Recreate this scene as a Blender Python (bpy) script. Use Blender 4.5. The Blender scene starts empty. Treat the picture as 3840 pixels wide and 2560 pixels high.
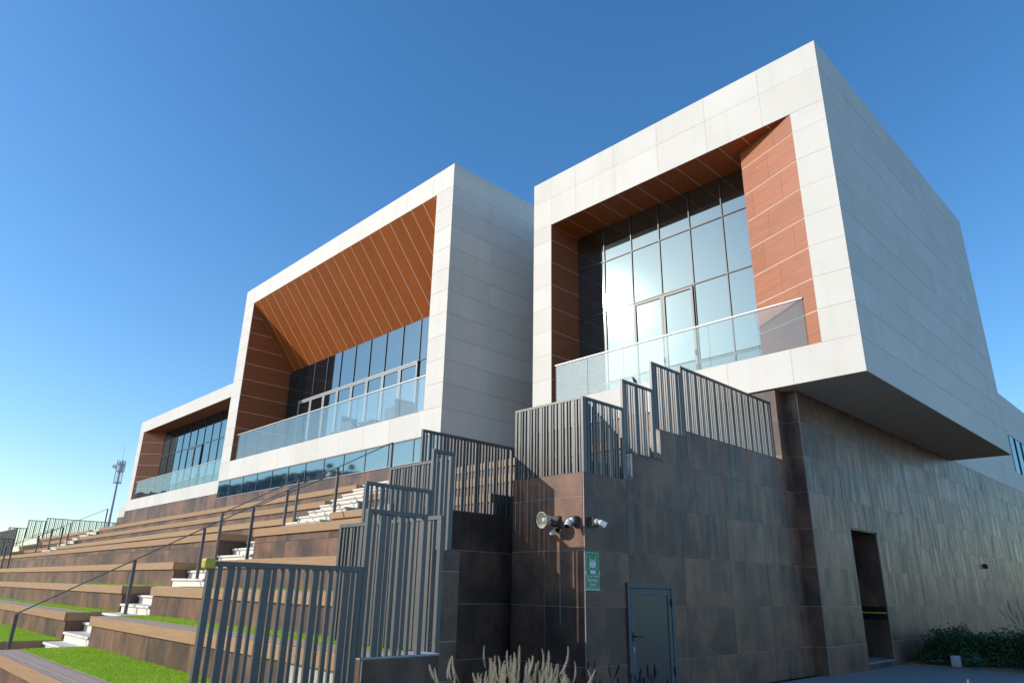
import bpy, math, random
import numpy as np
from mathutils import Vector, Matrix
random.seed(7); rng = np.random.default_rng(7)
SC = bpy.context.scene; COL = SC.collection

# ------------------------------------------------------------------ camera
YAW, PITCH, ROLL, FPX = -0.800782732, 0.342127149, 0.0188504538, 2599.04965
EYE = Vector((0, 0, 1.7))
fw = Vector((math.sin(YAW)*math.cos(PITCH), math.cos(YAW)*math.cos(PITCH), math.sin(PITCH)))
rt = Vector((math.cos(YAW), -math.sin(YAW), 0)); up = rt.cross(fw)
c_, s_ = math.cos(ROLL), math.sin(ROLL)
rt, up = rt*c_ + up*s_, up*c_ - rt*s_
cam = bpy.data.cameras.new('camera'); camo = bpy.data.objects.new('camera', cam); COL.objects.link(camo)
camo.matrix_world = Matrix(((rt.x, up.x, -fw.x, EYE.x), (rt.y, up.y, -fw.y, EYE.y), (rt.z, up.z, -fw.z, EYE.z), (0, 0, 0, 1)))
cam.sensor_fit = 'HORIZONTAL'; cam.sensor_width = 36; cam.lens = FPX/3840*36; cam.clip_start = .05; cam.clip_end = 6000
SC.camera = camo

# ------------------------------------------------------------------ sky, sun, exposure
SUN = Vector((-.557, -.736, .385)).normalized()
W = bpy.data.worlds.new('World'); SC.world = W; W.use_nodes = True
nt = W.node_tree; sky = nt.nodes.new('ShaderNodeTexSky'); sky.sky_type = 'NISHITA'; sky.sun_disc = False
sky.sun_elevation = math.asin(SUN.z); sky.sun_rotation = math.atan2(SUN.x, SUN.y)
sky.altitude = 20; sky.air_density = 1.1; sky.dust_density = .6; sky.ozone_density = 3.6
bg = nt.nodes['Background']; bg.inputs[1].default_value = .15
hs = nt.nodes.new('ShaderNodeHueSaturation'); hs.inputs['Saturation'].default_value = 1.22; hs.inputs['Hue'].default_value = .501
nt.links.new(sky.outputs[0], hs.inputs['Color']); nt.links.new(hs.outputs[0], bg.inputs[0])
sl = bpy.data.lights.new('sun', 'SUN'); sl.energy = 2.5; sl.angle = math.radians(.53); sl.color = (1, .93, .81)
so = bpy.data.objects.new('sun', sl); COL.objects.link(so); so.rotation_euler = SUN.to_track_quat('Z', 'Y').to_euler()
so.location = (-30, -40, 40)
SC.view_settings.view_transform = 'Standard'; SC.view_settings.look = 'None'
SC.view_settings.exposure = 0.5; SC.view_settings.gamma = 1
SC.cycles.caustics_reflective = False; SC.cycles.caustics_refractive = False
SC.cycles.sample_clamp_indirect = 3

# ------------------------------------------------------------------ materials
def mat(name):
    m = bpy.data.materials.new(name); m.use_nodes = True
    return m, m.node_tree.nodes, m.node_tree.links, m.node_tree.nodes['Principled BSDF']
def pos(N, L, sc):
    g = N.new('ShaderNodeNewGeometry'); v = N.new('ShaderNodeVectorMath'); v.operation = 'MULTIPLY'
    v.inputs[1].default_value = sc; L.new(g.outputs['Position'], v.inputs[0]); return v.outputs[0]
def noise(N, L, vec, scale=1, detail=4, rough=.55, w=None):
    n = N.new('ShaderNodeTexNoise'); n.inputs['Scale'].default_value = scale; n.inputs['Detail'].default_value = detail
    n.inputs['Roughness'].default_value = rough; L.new(vec, n.inputs['Vector']); return n.outputs[0]
def ramp(N, L, fac, stops):
    r = N.new('ShaderNodeValToRGB'); e = r.color_ramp.elements
    while len(e) < len(stops): e.new(.5)
    for i, (p, c) in enumerate(stops): e[i].position = p; e[i].color = (*c, 1) if len(c) == 3 else c
    L.new(fac, r.inputs[0]); return r.outputs[0]
def mixc(N, L, fac, a, b, mode='MIX'):
    m = N.new('ShaderNodeMix'); m.data_type = 'RGBA'; m.blend_type = mode
    for s, v in ((0, fac), (6, a), (7, b)):
        if isinstance(v, (int, float)): m.inputs[s].default_value = v
        elif isinstance(v, tuple): m.inputs[s].default_value = (*v, 1)
        else: L.new(v, m.inputs[s])
    return m.outputs[2]
def mth(N, L, op, a, b=0.0, c=0.0):
    m = N.new('ShaderNodeMath'); m.operation = op
    for i, v in enumerate((a, b, c)):
        if isinstance(v, (int, float)): m.inputs[i].default_value = v
        else: L.new(v, m.inputs[i])
    return m.outputs[0]
def offs(N, L, vec, amt):            # shift the pattern from piece to piece
    oi = N.new('ShaderNodeObjectInfo'); v = N.new('ShaderNodeVectorMath'); v.operation = 'MULTIPLY_ADD'
    cx = N.new('ShaderNodeCombineXYZ')
    for i in range(3): L.new(oi.outputs['Random'], cx.inputs[i])
    L.new(cx.outputs[0], v.inputs[0]); v.inputs[1].default_value = amt; L.new(vec, v.inputs[2])
    return v.outputs[0], oi.outputs['Random']
def bump(N, L, h, B, strength=.2, dist=.01):
    b = N.new('ShaderNodeBump'); b.inputs['Strength'].default_value = strength; b.inputs['Distance'].default_value = dist
    L.new(h, b.inputs['Height']); L.new(b.outputs[0], B.inputs['Normal'])

def m_tile(name, gain=1.0, rough=.40):
    m, N, L, B = mat(name)
    v, rnd = offs(N, L, pos(N, L, (1, 1, .8)), (37, 53, 0))
    big = noise(N, L, v, 1.25, 5, .62)
    v2, _ = offs(N, L, pos(N, L, (3.4, 3.4, .42)), (71, 11, 0))
    st = noise(N, L, v2, 1.5, 5, .62)
    f = mth(N, L, 'ADD', mth(N, L, 'MULTIPLY', big, .86), mth(N, L, 'MULTIPLY', st, .20))
    f = mth(N, L, 'ADD', f, mth(N, L, 'MULTIPLY', mth(N, L, 'SUBTRACT', rnd, .5), .13))
    g = gain
    c = ramp(N, L, f, [(.34, (.064*g, .043*g, .037*g)), (.45, (.100*g, .061*g, .048*g)), (.54, (.152*g, .086*g, .061*g)), (.64, (.225*g, .113*g, .070*g)), (.76, (.21*g, .132*g, .098*g))])
    fine = noise(N, L, pos(N, L, (14, 14, 9)), 1, 4, .6)
    c = mixc(N, L, .5, c, ramp(N, L, fine, [(.3, (.72, .72, .72)), (.7, (1.2, 1.2, 1.2))]), 'MULTIPLY')
    L.new(c, B.inputs['Base Color'])
    L.new(ramp(N, L, st, [(.3, (rough-.1,)*3), (.7, (rough+.14,)*3)]), B.inputs['Roughness'])
    B.inputs['Specular IOR Level'].default_value = .26
    bump(N, L, fine, B, .08, .004); return m
def m_stone(name, col, gain=1):
    m, N, L, B = mat(name)
    v, rnd = offs(N, L, pos(N, L, (1, 1, 1)), (23, 7, 31))
    a = noise(N, L, v, .55, 4, .55)
    st = noise(N, L, pos(N, L, (2.2, 2.2, .22)), 1, 5, .6)
    c = mixc(N, L, 1.0, tuple(col), ramp(N, L, a, [(.3, (.94, .936, .93)), (.7, (1.03, 1.03, 1.03))]), 'MULTIPLY')
    c = mixc(N, L, 1.0, c, ramp(N, L, st, [(.28, (.95, .942, .93)), (.5, (1, 1, 1))]), 'MULTIPLY')
    c = mixc(N, L, 1.0, c, ramp(N, L, rnd, [(0, (.955, .95, .945)), (1, (1.02, 1.02, 1.02))]), 'MULTIPLY')
    L.new(c, B.inputs['Base Color']); B.inputs['Roughness'].default_value = .62
    bump(N, L, noise(N, L, pos(N, L, (30, 30, 30)), 1, 3), B, .05, .004); return m
def m_timber(name, sc, dark, light, rough=.45):
    m, N, L, B = mat(name)
    v, rnd = offs(N, L, pos(N, L, sc), (13, 29, 17))
    n = noise(N, L, v, 1, 4, .65)
    c = ramp(N, L, n, [(.25, dark), (.5, tuple((a+b)/2 for a, b in zip(dark, light))), (.75, light)])
    c = mixc(N, L, 1.0, c, ramp(N, L, rnd, [(0, (.9, .88, .86)), (1, (1.06, 1.06, 1.06))]), 'MULTIPLY')
    L.new(c, B.inputs['Base Color']); B.inputs['Roughness'].default_value = rough
    bump(N, L, n, B, .12, .004); return m
def m_plain(name, col, rough=.5, metal=0, var=.1, sc=6.0, spec=.5):
    m, N, L, B = mat(name)
    n = noise(N, L, pos(N, L, (sc, sc, sc)), 1, 4, .6)
    c = mixc(N, L, 1.0, tuple(col), ramp(N, L, n, [(.3, (1-var,)*3), (.7, (1+var,)*3)]), 'MULTIPLY')
    L.new(c, B.inputs['Base Color']); B.inputs['Roughness'].default_value = rough; B.inputs['Metallic'].default_value = metal
    B.inputs['Specular IOR Level'].default_value = spec
    return m
def m_glass_facade(name, tint, refl, dark):
    m, N, L, B = mat(name)
    o = N['Material Output']
    g1 = N.new('ShaderNodeBsdfGlossy'); g1.inputs['Roughness'].default_value = .034; g1.inputs['Color'].default_value = (*tint, 1)
    g2 = N.new('ShaderNodeBsdfGlossy'); g2.inputs['Roughness'].default_value = .13; g2.inputs['Color'].default_value = (*tint, 1)
    d = N.new('ShaderNodeBsdfDiffuse'); d.inputs['Color'].default_value = (*dark, 1)
    v, rnd = offs(N, L, pos(N, L, (.5, .5, .35)), (9, 0, 5))
    b = N.new('ShaderNodeBump'); b.inputs['Strength'].default_value = .05; b.inputs['Distance'].default_value = .02
    L.new(noise(N, L, v, 1, 1), b.inputs['Height']); L.new(b.outputs[0], g1.inputs['Normal'])
    a = N.new('ShaderNodeMixShader'); a.inputs[0].default_value = .010; L.new(g1.outputs[0], a.inputs[1]); L.new(g2.outputs[0], a.inputs[2])
    lw = N.new('ShaderNodeLayerWeight'); lw.inputs['Blend'].default_value = .35
    f = mth(N, L, 'ADD', refl, mth(N, L, 'MULTIPLY', lw.outputs['Fresnel'], .35))
    x = N.new('ShaderNodeMixShader'); L.new(f, x.inputs[0]); L.new(d.outputs[0], x.inputs[1]); L.new(a.outputs[0], x.inputs[2])
    L.new(x.outputs[0], o.inputs[0]); N.remove(B); return m
def m_clear(name, tint=(.83, .89, .875), refl=.06, film=.02):
    m, N, L, B = mat(name); o = N['Material Output']
    t = N.new('ShaderNodeBsdfTransparent'); t.inputs[0].default_value = (*tint, 1)
    g = N.new('ShaderNodeBsdfGlossy'); g.inputs['Roughness'].default_value = .01; g.inputs['Color'].default_value = (.86, .90, .89, 1)
    d = N.new('ShaderNodeBsdfDiffuse'); d.inputs[0].default_value = (.55, .66, .66, 1)
    lw = N.new('ShaderNodeLayerWeight'); lw.inputs['Blend'].default_value = .4
    f = mth(N, L, 'ADD', refl, mth(N, L, 'MULTIPLY', lw.outputs['Fresnel'], .26))
    a = N.new('ShaderNodeMixShader'); a.inputs[0].default_value = film; L.new(t.outputs[0], a.inputs[1]); L.new(d.outputs[0], a.inputs[2])
    x = N.new('ShaderNodeMixShader'); L.new(f, x.inputs[0]); L.new(a.outputs[0], x.inputs[1]); L.new(g.outputs[0], x.inputs[2])
    L.new(x.outputs[0], o.inputs[0]); N.remove(B); return m
def m_leaf(name, a, b, trans=.35, rough=.5):
    m, N, L, B = mat(name)
    n = mth(N, L, 'ADD', mth(N, L, 'MULTIPLY', noise(N, L, pos(N, L, (5, 5, 5)), 1.5, 3, .6), .5), mth(N, L, 'MULTIPLY', noise(N, L, pos(N, L, (1.1, 1.1, 1.1)), 1, 4, .65), .5))
    c = ramp(N, L, n, [(.3, a), (.7, b)])
    L.new(c, B.inputs['Base Color']); B.inputs['Roughness'].default_value = rough
    t = N.new('ShaderNodeBsdfTranslucent'); L.new(c, t.inputs[0])
    x = N.new('ShaderNodeMixShader'); x.inputs[0].default_value = trans; L.new(B.outputs[0], x.inputs[1]); L.new(t.outputs[0], x.inputs[2])
    L.new(x.outputs[0], N['Material Output'].inputs[0]); return m

M = {}
M['tile'] = m_tile('rust_tile', 1.12); M['tile_riser'] = M['tile']
M['grout'] = m_plain('grout', (.46, .41, .37), .9)
M['stone'] = m_stone('white_cladding', (.71, .675, .615))
M['stone_core'] = m_plain('joint_grey', (.55, .53, .50), .9)
M['soffit'] = m_plain('beige_render', (.56, .48, .37), .8, var=.04, sc=.8)
M['wood_wall'] = m_timber('timber_wall', (1.1, 1.1, 34), (.28, .082, .030), (.52, .175, .066))
M['wood_soffit'] = m_timber('timber_soffit', (30, 1.2, 1.2), (.29, .072, .012), (.50, .140, .025))
M['pale_strip'] = m_plain('pale_strip', (.78, .62, .50), .6)
M['deck'] = m_timber('decking', (1.6, 42, 60), (.31, .170, .078), (.45, .262, .130), .62)
M['deck_top'] = m_timber('decking_top', (1.4, 55, 40), (.38, .27, .195), (.56, .415, .315), .7)
M['step'] = m_stone('white_step_stone', (.80, .735, .64))
M['metal'] = m_plain('grey_painted_metal', (.105, .105, .100), .38, 0, .06, 9)
M['rail'] = m_plain('dark_painted_metal', (.12, .118, .115), .42, 0, .06, 9)
M['glass_r'] = m_glass_facade('glass_sun_control', (.66, .84, .81), .36, (.006, .012, .014))
M['glass_m'] = m_glass_facade('glass_blue', (.55, .78, .84), .30, (.006, .010, .014))
M['clear'] = m_clear('clear_glass')
M['frame'] = m_plain('window_frame', (.055, .065, .07), .4)
M['frame_light'] = m_plain('aluminium_frame', (.36, .38, .38), .4)
M['cap'] = m_plain('steel_cap', (.50, .50, .47), .45, .3)
M['yellow'] = m_plain('yellow_plastic', (.62, .46, .04), .5, 0, .2, 20)
M['door'] = m_plain('slate_door', (.062, .078, .086), .5)
M['door_panel'] = m_plain('slate_door_panel', (.032, .042, .048), .35)
M['black'] = m_plain('black_plastic', (.012, .012, .012), .4)
M['white_pl'] = m_plain('white_plastic', (.75, .75, .72), .4)
M['cream_pl'] = m_plain('cream_plastic', (.60, .58, .45), .45)
M['green'] = m_plain('sign_green', (.012, .24, .085), .45, 0, .03)
M['sign_white'] = m_plain('sign_white', (.72, .74, .74), .5, 0, .03)
M['red'] = m_plain('red_plastic', (.28, .015, .012), .4)
M['galv'] = m_plain('galvanised', (.46, .48, .50), .6, 0)
M['wicker'] = m_plain('grey_wicker', (.22, .22, .21), .7, 0, .3, 40)
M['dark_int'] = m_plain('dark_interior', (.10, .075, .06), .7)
M['turf'] = m_leaf('turf_green', (.34, .53, .025), (.50, .70, .05), .3, .6)
M['leaf'] = m_leaf('shrub_leaf', (.022, .060, .016), (.055, .125, .030), .25)
M['leaf_far'] = m_leaf('hill_leaf', (.016, .035, .012), (.035, .06, .02), .1)
M['blade'] = m_leaf('grass_blade', (.10, .17, .045), (.22, .30, .10), .4)
M['plume'] = m_leaf('plume_tan', (.56, .49, .37), (.80, .72, .56), .4, .7)
M['purple'] = m_leaf('purple_blade', (.085, .035, .035), (.17, .075, .07), .3)
M['bark'] = m_plain('bark', (.10, .075, .055), .9, 0, .3, 12)
M['pave'] = m_plain('paving', (.27, .265, .255), .75, 0, .10, 2.5)
M['soil'] = m_plain('soil', (.24, .17, .11), .95, 0, .3, 6)
M['earth'] = m_plain('dry_ground', (.13, .10, .075), .95, 0, .2, .4)
M['pipe'] = m_plain('blue_pipe', (.08, .28, .42), .4)
M['block'] = m_plain('concrete_block', (.42, .42, .43), .85, 0, .15, 10)
M['bird'] = m_plain('brown_feather', (.16, .115, .08), .8, 0, .35, 60)

# ------------------------------------------------------------------ object helpers
WL = {}
def thing(name, label, cat, loc=(0, 0, 0), group=None, kind=None):
    o = bpy.data.objects.new(name, None); COL.objects.link(o); o.location = loc; o.empty_display_size = .2
    WL[o] = Vector(loc); o['label'] = label; o['category'] = cat
    if group: o['group'] = group
    if kind: o['kind'] = kind
    return o
def tag(o, label, cat, group=None, kind=None):
    o['label'] = label; o['category'] = cat
    if group: o['group'] = group
    if kind: o['kind'] = kind
    return o
def obj(name, vs, fs, m, parent=None, smooth=False, bev=0, kind=None, label=None):
    off = WL[parent] if parent is not None else Vector((0, 0, 0))
    me = bpy.data.meshes.new(name)
    me.from_pydata([(v[0]-off[0], v[1]-off[1], v[2]-off[2]) for v in vs], [], fs)
    me.materials.append(m if not isinstance(m, str) else M[m])
    if smooth: me.polygons.foreach_set('use_smooth', [True]*len(me.polygons))
    o = bpy.data.objects.new(name, me); COL.objects.link(o)
    if parent is not None: o.parent = parent
    WL[o] = Vector(off)
    if bev:
        b = o.modifiers.new('bevel', 'BEVEL'); b.width = bev; b.segments = 2; b.limit_method = 'ANGLE'
    if kind: o['kind'] = kind
    if label: o['label'] = label
    return o
BF = [(0, 3, 2, 1), (4, 5, 6, 7), (0, 1, 5, 4), (1, 2, 6, 5), (2, 3, 7, 6), (3, 0, 4, 7)]
def shy(x, y): return y - .019*(x+17.2)
def bxv(x0, x1, y0, y1, z0, z1, sh=False):
    v = [(x0, y0, z0), (x1, y0, z0), (x1, y1, z0), (x0, y1, z0), (x0, y0, z1), (x1, y0, z1), (x1, y1, z1), (x0, y1, z1)]
    return [(x, shy(x, y), z) for x, y, z in v] if sh else v
def box(name, x0, x1, y0, y1, z0, z1, m, parent=None, sh=False, bev=0, kind=None, label=None):
    return obj(name, bxv(x0, x1, y0, y1, z0, z1, sh), BF, m, parent, bev=bev, kind=kind, label=label)
def slab(name, q, th, m, parent=None, label=None):     # quad (outer face, counter-clockwise) with thickness going inwards
    q = [Vector(p) for p in q]; n = (q[1]-q[0]).cross(q[2]-q[0]).normalized()
    v = [p - n*th for p in q] + q
    return obj(name, v, BF, m, parent, label=label)
class MB:
    def __init__(s): s.v = []; s.f = []
    def add(s, v, f): o = len(s.v); s.v += [tuple(p) for p in v]; s.f += [tuple(i+o for i in q) for q in f]
    def box(s, *a, sh=False): s.add(bxv(*a, sh=sh), BF)
    def bar(s, a, b, w, h, upv=(0, 0, 1)):
        a, b = Vector(a), Vector(b); d = (b-a).normalized(); u = Vector(upv)
        if abs(d.dot(u)) > .98: u = Vector((0, 1, 0))
        r = d.cross(u).normalized(); u = r.cross(d)
        q = [(-1, -1), (1, -1), (1, 1), (-1, 1)]
        s.add([a + r*(i*w/2) + u*(j*h/2) for i, j in q] + [b + r*(i*w/2) + u*(j*h/2) for i, j in q], BF)
    def tube(s, pts, rad, n=8, cap=True):
        pts = [Vector(p) for p in pts]; o = len(s.v)
        rad = rad if isinstance(rad, (list, tuple)) else [rad]*len(pts)
        for i, p in enumerate(pts):
            d = (pts[min(i+1, len(pts)-1)] - pts[max(i-1, 0)]).normalized()
            u = Vector((0, 0, 1)) if abs(d.z) < .9 else Vector((1, 0, 0))
            r = d.cross(u).normalized(); u = r.cross(d)
            s.v += [tuple(p + (r*math.cos(t) + u*math.sin(t))*rad[i]) for t in [2*math.pi*k/n for k in range(n)]]
        for i in range(len(pts)-1):
            for k in range(n):
                a, b = o+i*n+k, o+i*n+(k+1) % n; s.f.append((a, b, b+n, a+n))
        if cap:
            s.f.append(tuple(o+k for k in range(n))[::-1]); s.f.append(tuple(o+(len(pts)-1)*n+k for k in range(n)))
    def obj(s, name, m, parent=None, **k): return obj(name, s.v, s.f, m, parent, **k)

def cells(rects, us, vs, mn=.04):
    for (u0, u1, v0, v1) in rects:
        U = [u0] + [u for u in us if u0+mn < u < u1-mn] + [u1]
        V = [v0] + [v for v in vs if v0+mn < v < v1-mn] + [v1]
        for j in range(len(V)-1):
            for i in range(len(U)-1): yield U[i], U[i+1], V[j], V[j+1], j
def clad(name, ax, c, rects, us, vs, m, parent, th=.025, gap=.006, jit=.0015, gu=None):
    if m == 'tile':
        gap = .009
        for u0, u1, v0, v1 in rects:
            if ax == 'y-': box('grout_bed', u0+.002, u1-.002, c+.004, c+.02, v0+.002, v1-.002, 'grout', parent)
            elif ax == 'x+': box('grout_bed', c-.02, c-.004, u0+.002, u1-.002, v0+.002, v1-.002, 'grout', parent)
    g = gap/2; h = g if gu is None else gu/2
    for u0, u1, v0, v1, j in cells(rects, us, vs):
        k = random.uniform(-jit, jit)
        if ax == 'y-': box(name, u0+h, u1-h, c+k, c+th, v0+g, v1-g, m, parent)
        elif ax == 'x+': box(name, c-th, c+k, u0+h, u1-h, v0+g, v1-g, m, parent)
        elif ax == 'y+': box(name, u0+h, u1-h, c-th, c+k, v0+g, v1-g, m, parent)
        elif ax == 'x-': box(name, c+k, c+th, u0+h, u1-h, v0+g, v1-g, m, parent)
def fr(a, b, st): 
    n = int((b-a)/st + 1e-6); return [a+st*i for i in range(n+1)]

# ------------------------------------------------------------------ ground
g = obj('ground', [(-3000, -3000, -.06), (3000, -3000, -.06), (3000, 3000, -.06), (-3000, 3000, -.06)], [(0, 1, 2, 3)], 'earth'); g['kind'] = 'structure'
g = box('pavement', -7.3, 40, -20, 21.5, -.3, 0, 'pave'); g['kind'] = 'structure'
g = box('planting_bed', -7.3, 24, 21.53, 70, -.3, .03, 'soil'); g['kind'] = 'structure'

# ------------------------------------------------------------------ white buildings
ZJ = [6.57+.858*i for i in range(20)]
def curtain(parent, y, x0, x1, z0, z1, xs, zs, gm, name='curtain_wall', skip=None, mw=.036):
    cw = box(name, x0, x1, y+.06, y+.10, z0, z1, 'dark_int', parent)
    X = [x0]+xs+[x1]; Z = [z0]+zs+[z1]
    for j in range(len(Z)-1):
        for i in range(len(X)-1):
            if skip and X[i] >= skip[0]-.02 and X[i+1] <= skip[1]+.02 and Z[j+1] <= skip[3]+.02: continue
            a = random.uniform(-.0016, .0016); b = random.uniform(-.0012, .0012)
            xa, xb, za, zb = X[i]+.012, X[i+1]-.012, Z[j]+.012, Z[j+1]-.012
            slab('pane', [(xa, y-a, za-0), (xb, y+a, za), (xb, y+a+b, zb), (xa, y-a+b, zb)], .02, gm, cw)
    for x in xs: 
        zt = [z0, z1]
        if skip and skip[0]+.02 < x < skip[1]-.02: zt = [skip[3], z1]
        box('mullion', x-mw/2, x+mw/2, y-.035, y+.055, zt[0], zt[1], 'frame', cw)
    for z in zs:
        segs = [(x0, x1)]
        if skip and z < skip[3]-.02: segs = [(x0, skip[0]), (skip[1], x1)]
        for a, b in segs: box('transom', a, b, y-.03, y+.054, z-mw/2, z+mw/2, 'frame', cw)
    return cw
def leafdoor(parent, y, x0, x1, z0, z1, gm, fm='frame_light', w=.075, swing=0):
    d = thing_part('door', parent)
    b = MB(); b.box(x0, x0+w, y-.06, y+.03, z0, z1); b.box(x1-w, x1, y-.06, y+.03, z0, z1)
    b.box(x0+w, x1-w, y-.058, y+.028, z1-w, z1); b.box(x0+w, x1-w, y-.058, y+.028, z0, z0+w*1.6)
    d = b.obj('door', fm, parent)
    slab('pane', [(x0+w, y-.02, z0+w*1.6), (x1-w, y-.02, z0+w*1.6), (x1-w, y-.02, z1-w), (x0+w, y-.02, z1-w)], .02, gm, d)
    box('handle', x1-w*.75, x1-w*.35, y-.11, y-.062, z0+.95, z0+1.12, 'black', d)
    return d
def thing_part(n, p): return p
def balustrade(parent, y, x0, x1, z0, z1, xs):
    cap = box('balustrade', x0, x1, y-.028, y+.028, z1, z1+.035, 'cap', parent)
    X = [x0]+xs+[x1]
    for i in range(len(X)-1): box('glass_panel', X[i]+.008, X[i+1]-.008, y-.009, y+.009, z0, z1-.002, 'clear', cap)

# --- right block
RX0, RX1, RY, RYB, RZ0, RZ1 = -15.79, -5.18, 16.33, 30.1, 6.53, 16.0
OX0, OX1, OZ0, OZ1, RG = -14.93, -6.09, 7.44, 14.05, 17.8
RB = thing('building', 'white box-shaped block on the right with tall glazed balcony over rusty tiled ground floor', 'building', (-10, 20, 0), 'white box-shaped blocks of the building')
t = .025
b = MB()                                  # solid shell behind the panels
b.box(RX0+t, OX0-.02, RY+t, RYB-t, RZ0+.02, RZ1-t); b.box(OX1+.02, RX1-t, RY+t, RYB-t, RZ0+.02, RZ1-t)
b.box(OX0-.02, OX1+.02, RY+t, RYB-t, OZ1+.03, RZ1-t); b.box(OX0-.02, OX1+.02, RY+t, RYB-t, RZ0+.02, OZ0-.03)
b.box(OX0-.02, OX1+.02, RG+.3, RYB-t, OZ0-.03, OZ1+.03)
b.obj('shell', 'stone_core', RB)
box('underside', RX0+.02, RX1-.02, RY+.02, RYB-.02, RZ0, RZ0+.02, 'soffit', RB)
box('roof', RX0+.03, RX1-.03, RY+.03, RYB-.03, RZ1-t, RZ1-.004, 'stone', RB)
XJ = [-13.76, -12.06, -10.34, -8.62, -6.88]
clad('cladding_panel', 'y-', RY, [(RX0, RX1, OZ1, RZ1)], [-14.93]+XJ, [15.16], 'stone', RB)
clad('cladding_panel', 'y-', RY, [(RX0, OX0, OZ0, OZ1), (OX1, RX1, OZ0, OZ1)], [], [8.29, 9.15, 10.005, 10.865, 11.73, 12.59, 13.45], 'stone', RB)
clad('cladding_panel', 'y-', RY, [(RX0, RX1, RZ0, OZ0)], XJ, [], 'stone', RB)
for j in range(11):
    z0 = RZ0 + .861*j; z1 = min(z0+.861, RZ1)
    clad('cladding_panel', 'x+', RX1, [(RY+t, RYB, z0, z1)], fr(RY+ (.9 if j % 2 else 1.75), RYB, 1.715*2), [], 'stone', RB, gap=.01, gu=.003)
clad('cladding_panel', 'x-', RX0, [(RY+t, RYB, RZ0+.02, RZ1)], fr(RY, RYB, 3.43), ZJ, 'stone', RB)
# opening: flat soffit, left reveal, splayed right reveal
box('soffit_backing', OX0-.015, OX1+.015, RY+t, RG+.2, OZ1+.004, OZ1+.028, 'pale_strip', RB)
xs = [OX0, -14.25, -13.45, -12.72, -11.98, -11.23, -10.49, -9.74, -9.01, -8.27, -7.53, -6.77, OX1]
for i in range(len(xs)-1): box('soffit_board', xs[i]+.015, xs[i+1]-.015, RY+t+.002, RG+.1, OZ1, OZ1+.0038, 'wood_soffit', RB)
zs = [OZ0, 8.28, 9.14, 9.99, 10.85, 11.71, 12.58, 13.45, OZ1]
box('reveal_backing', OX0-.018, OX0-.004, RY+t, RG+.2, OZ0, OZ1, 'pale_strip', RB)
for i in range(len(zs)-1): box('reveal_board', OX0-.0038, OX0, RY+t+.002, RG+.1, zs[i]+.013, zs[i+1]-.013, 'wood_wall', RB)
SPX, SPY = -7.93, 17.0
slab('reveal_backing', [(OX1+.001, RY+.012, OZ1), (SPX+.001, SPY+.005, OZ1), (SPX+.001, SPY+.005, OZ0), (OX1+.001, RY+.012, OZ0)], .02, 'pale_strip', RB)
jj = {0: [.55], 1: [.25, .8], 2: [.5], 3: [.2, .75], 4: [.6], 5: [.3, .85], 6: [.5], 7: [.35]}
for i in range(len(zs)-1):
    u = [0]+jj[i]+[1]
    for k in range(len(u)-1):
        P = lambda f, z: (OX1+(SPX-OX1)*f, RY+.004+(SPY-RY-.004)*f, z)
        e = .0016
        slab('reveal_board', [P(u[k]+e, zs[i+1]-.013), P(u[k+1]-e, zs[i+1]-.013), P(u[k+1]-e, zs[i]+.013), P(u[k]+e, zs[i]+.013)], .003, 'wood_wall', RB)
box('reveal_return', SPX, SPX+.1, SPY, RG+.1, OZ0, OZ1, 'wood_wall', RB)
box('balcony_floor', OX0, OX1, RY+t+.004, RG+.1, OZ0-.026, OZ0+.004, 'stone', RB)
curtain(RB, RG, OX0, SPX, OZ0+.01, OZ1, [-13.70, -12.53, -11.40, -10.24, -9.09], [8.20, 10.74, 12.68], 'glass_r', skip=(-12.53, -10.24, OZ0, 10.74))
leafdoor(RB, RG-.02, -12.50, -11.385, OZ0+.02, 10.68, 'glass_r', fm='frame'); leafdoor(RB, RG-.02, -11.375, -10.27, OZ0+.02, 10.68, 'glass_r', fm='frame')
balustrade(RB, 16.45, -14.85, -6.46, OZ0+.01, 8.72, [-13.48, -12.06, -10.6, -9.14, -7.71])
# ground floor under the right block (rusty tiles)
X1, X2, Y2 = -7.42, -7.075, 16.862
b = MB(); b.box(RX0, X1-.03, 16.43, Y2+.5, 3.9, RZ0); b.box(RX0, X2-.03, Y2+.03, 19.16, 0, RZ0)
b.box(RX0, X2-.03, 20.97, 46, 0, RZ0); b.box(RX0, X2-.03, 19.16, 20.97, 3.33, RZ0); b.box(RX0, -8.5, 19.16, 20.97, 0, 3.33); b.box(-8.5, X2-.03, 19.16, 20.97, 0, .12)
b.obj('ground_floor', 'grout', RB)
ZT = [.59+.8555*i for i in range(9)]
clad('wall_tile', 'y-', 16.40, [(RX0, X1, 4.2, RZ0-.003)], fr(-14.2, X1, 1.7), ZT, 'tile', RB)
clad('wall_tile', 'x+', X1, [(16.402, Y2-.002, 0, RZ0-.003)], [], ZT, 'tile', RB)
clad('wall_tile', 'y-', Y2, [(X1+.001, X2-.027, 0, RZ0-.003)], [], ZT, 'tile', RB)
YT = fr(18.9, 46, 1.715)
clad('wall_tile', 'x+', X2, [(Y2+.003, 19.16, 0, RZ0-.003), (20.97, 46, 0, RZ0-.003), (19.16, 20.97, 3.33, RZ0-.003), (19.16, 20.97, 0, .14)], YT, ZT, 'tile', RB)
op = box('doorway_lining', -8.5, -8.47, 19.16, 20.97, .12, 3.33, 'tile', RB)
box('side_lining', -8.47, X2-.03, 20.955, 20.969, .14, 3.33, 'tile', op); box('side_lining', -8.47, X2-.03, 19.161, 19.175, .14, 3.33, 'tile', op)
box('head_lining', -8.47, X2-.03, 19.176, 20.954, 3.30, 3.329, 'tile', op); box('sill', -8.47, X2+.004, 19.176, 20.954, .121, .155, 'pave', op)
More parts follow.
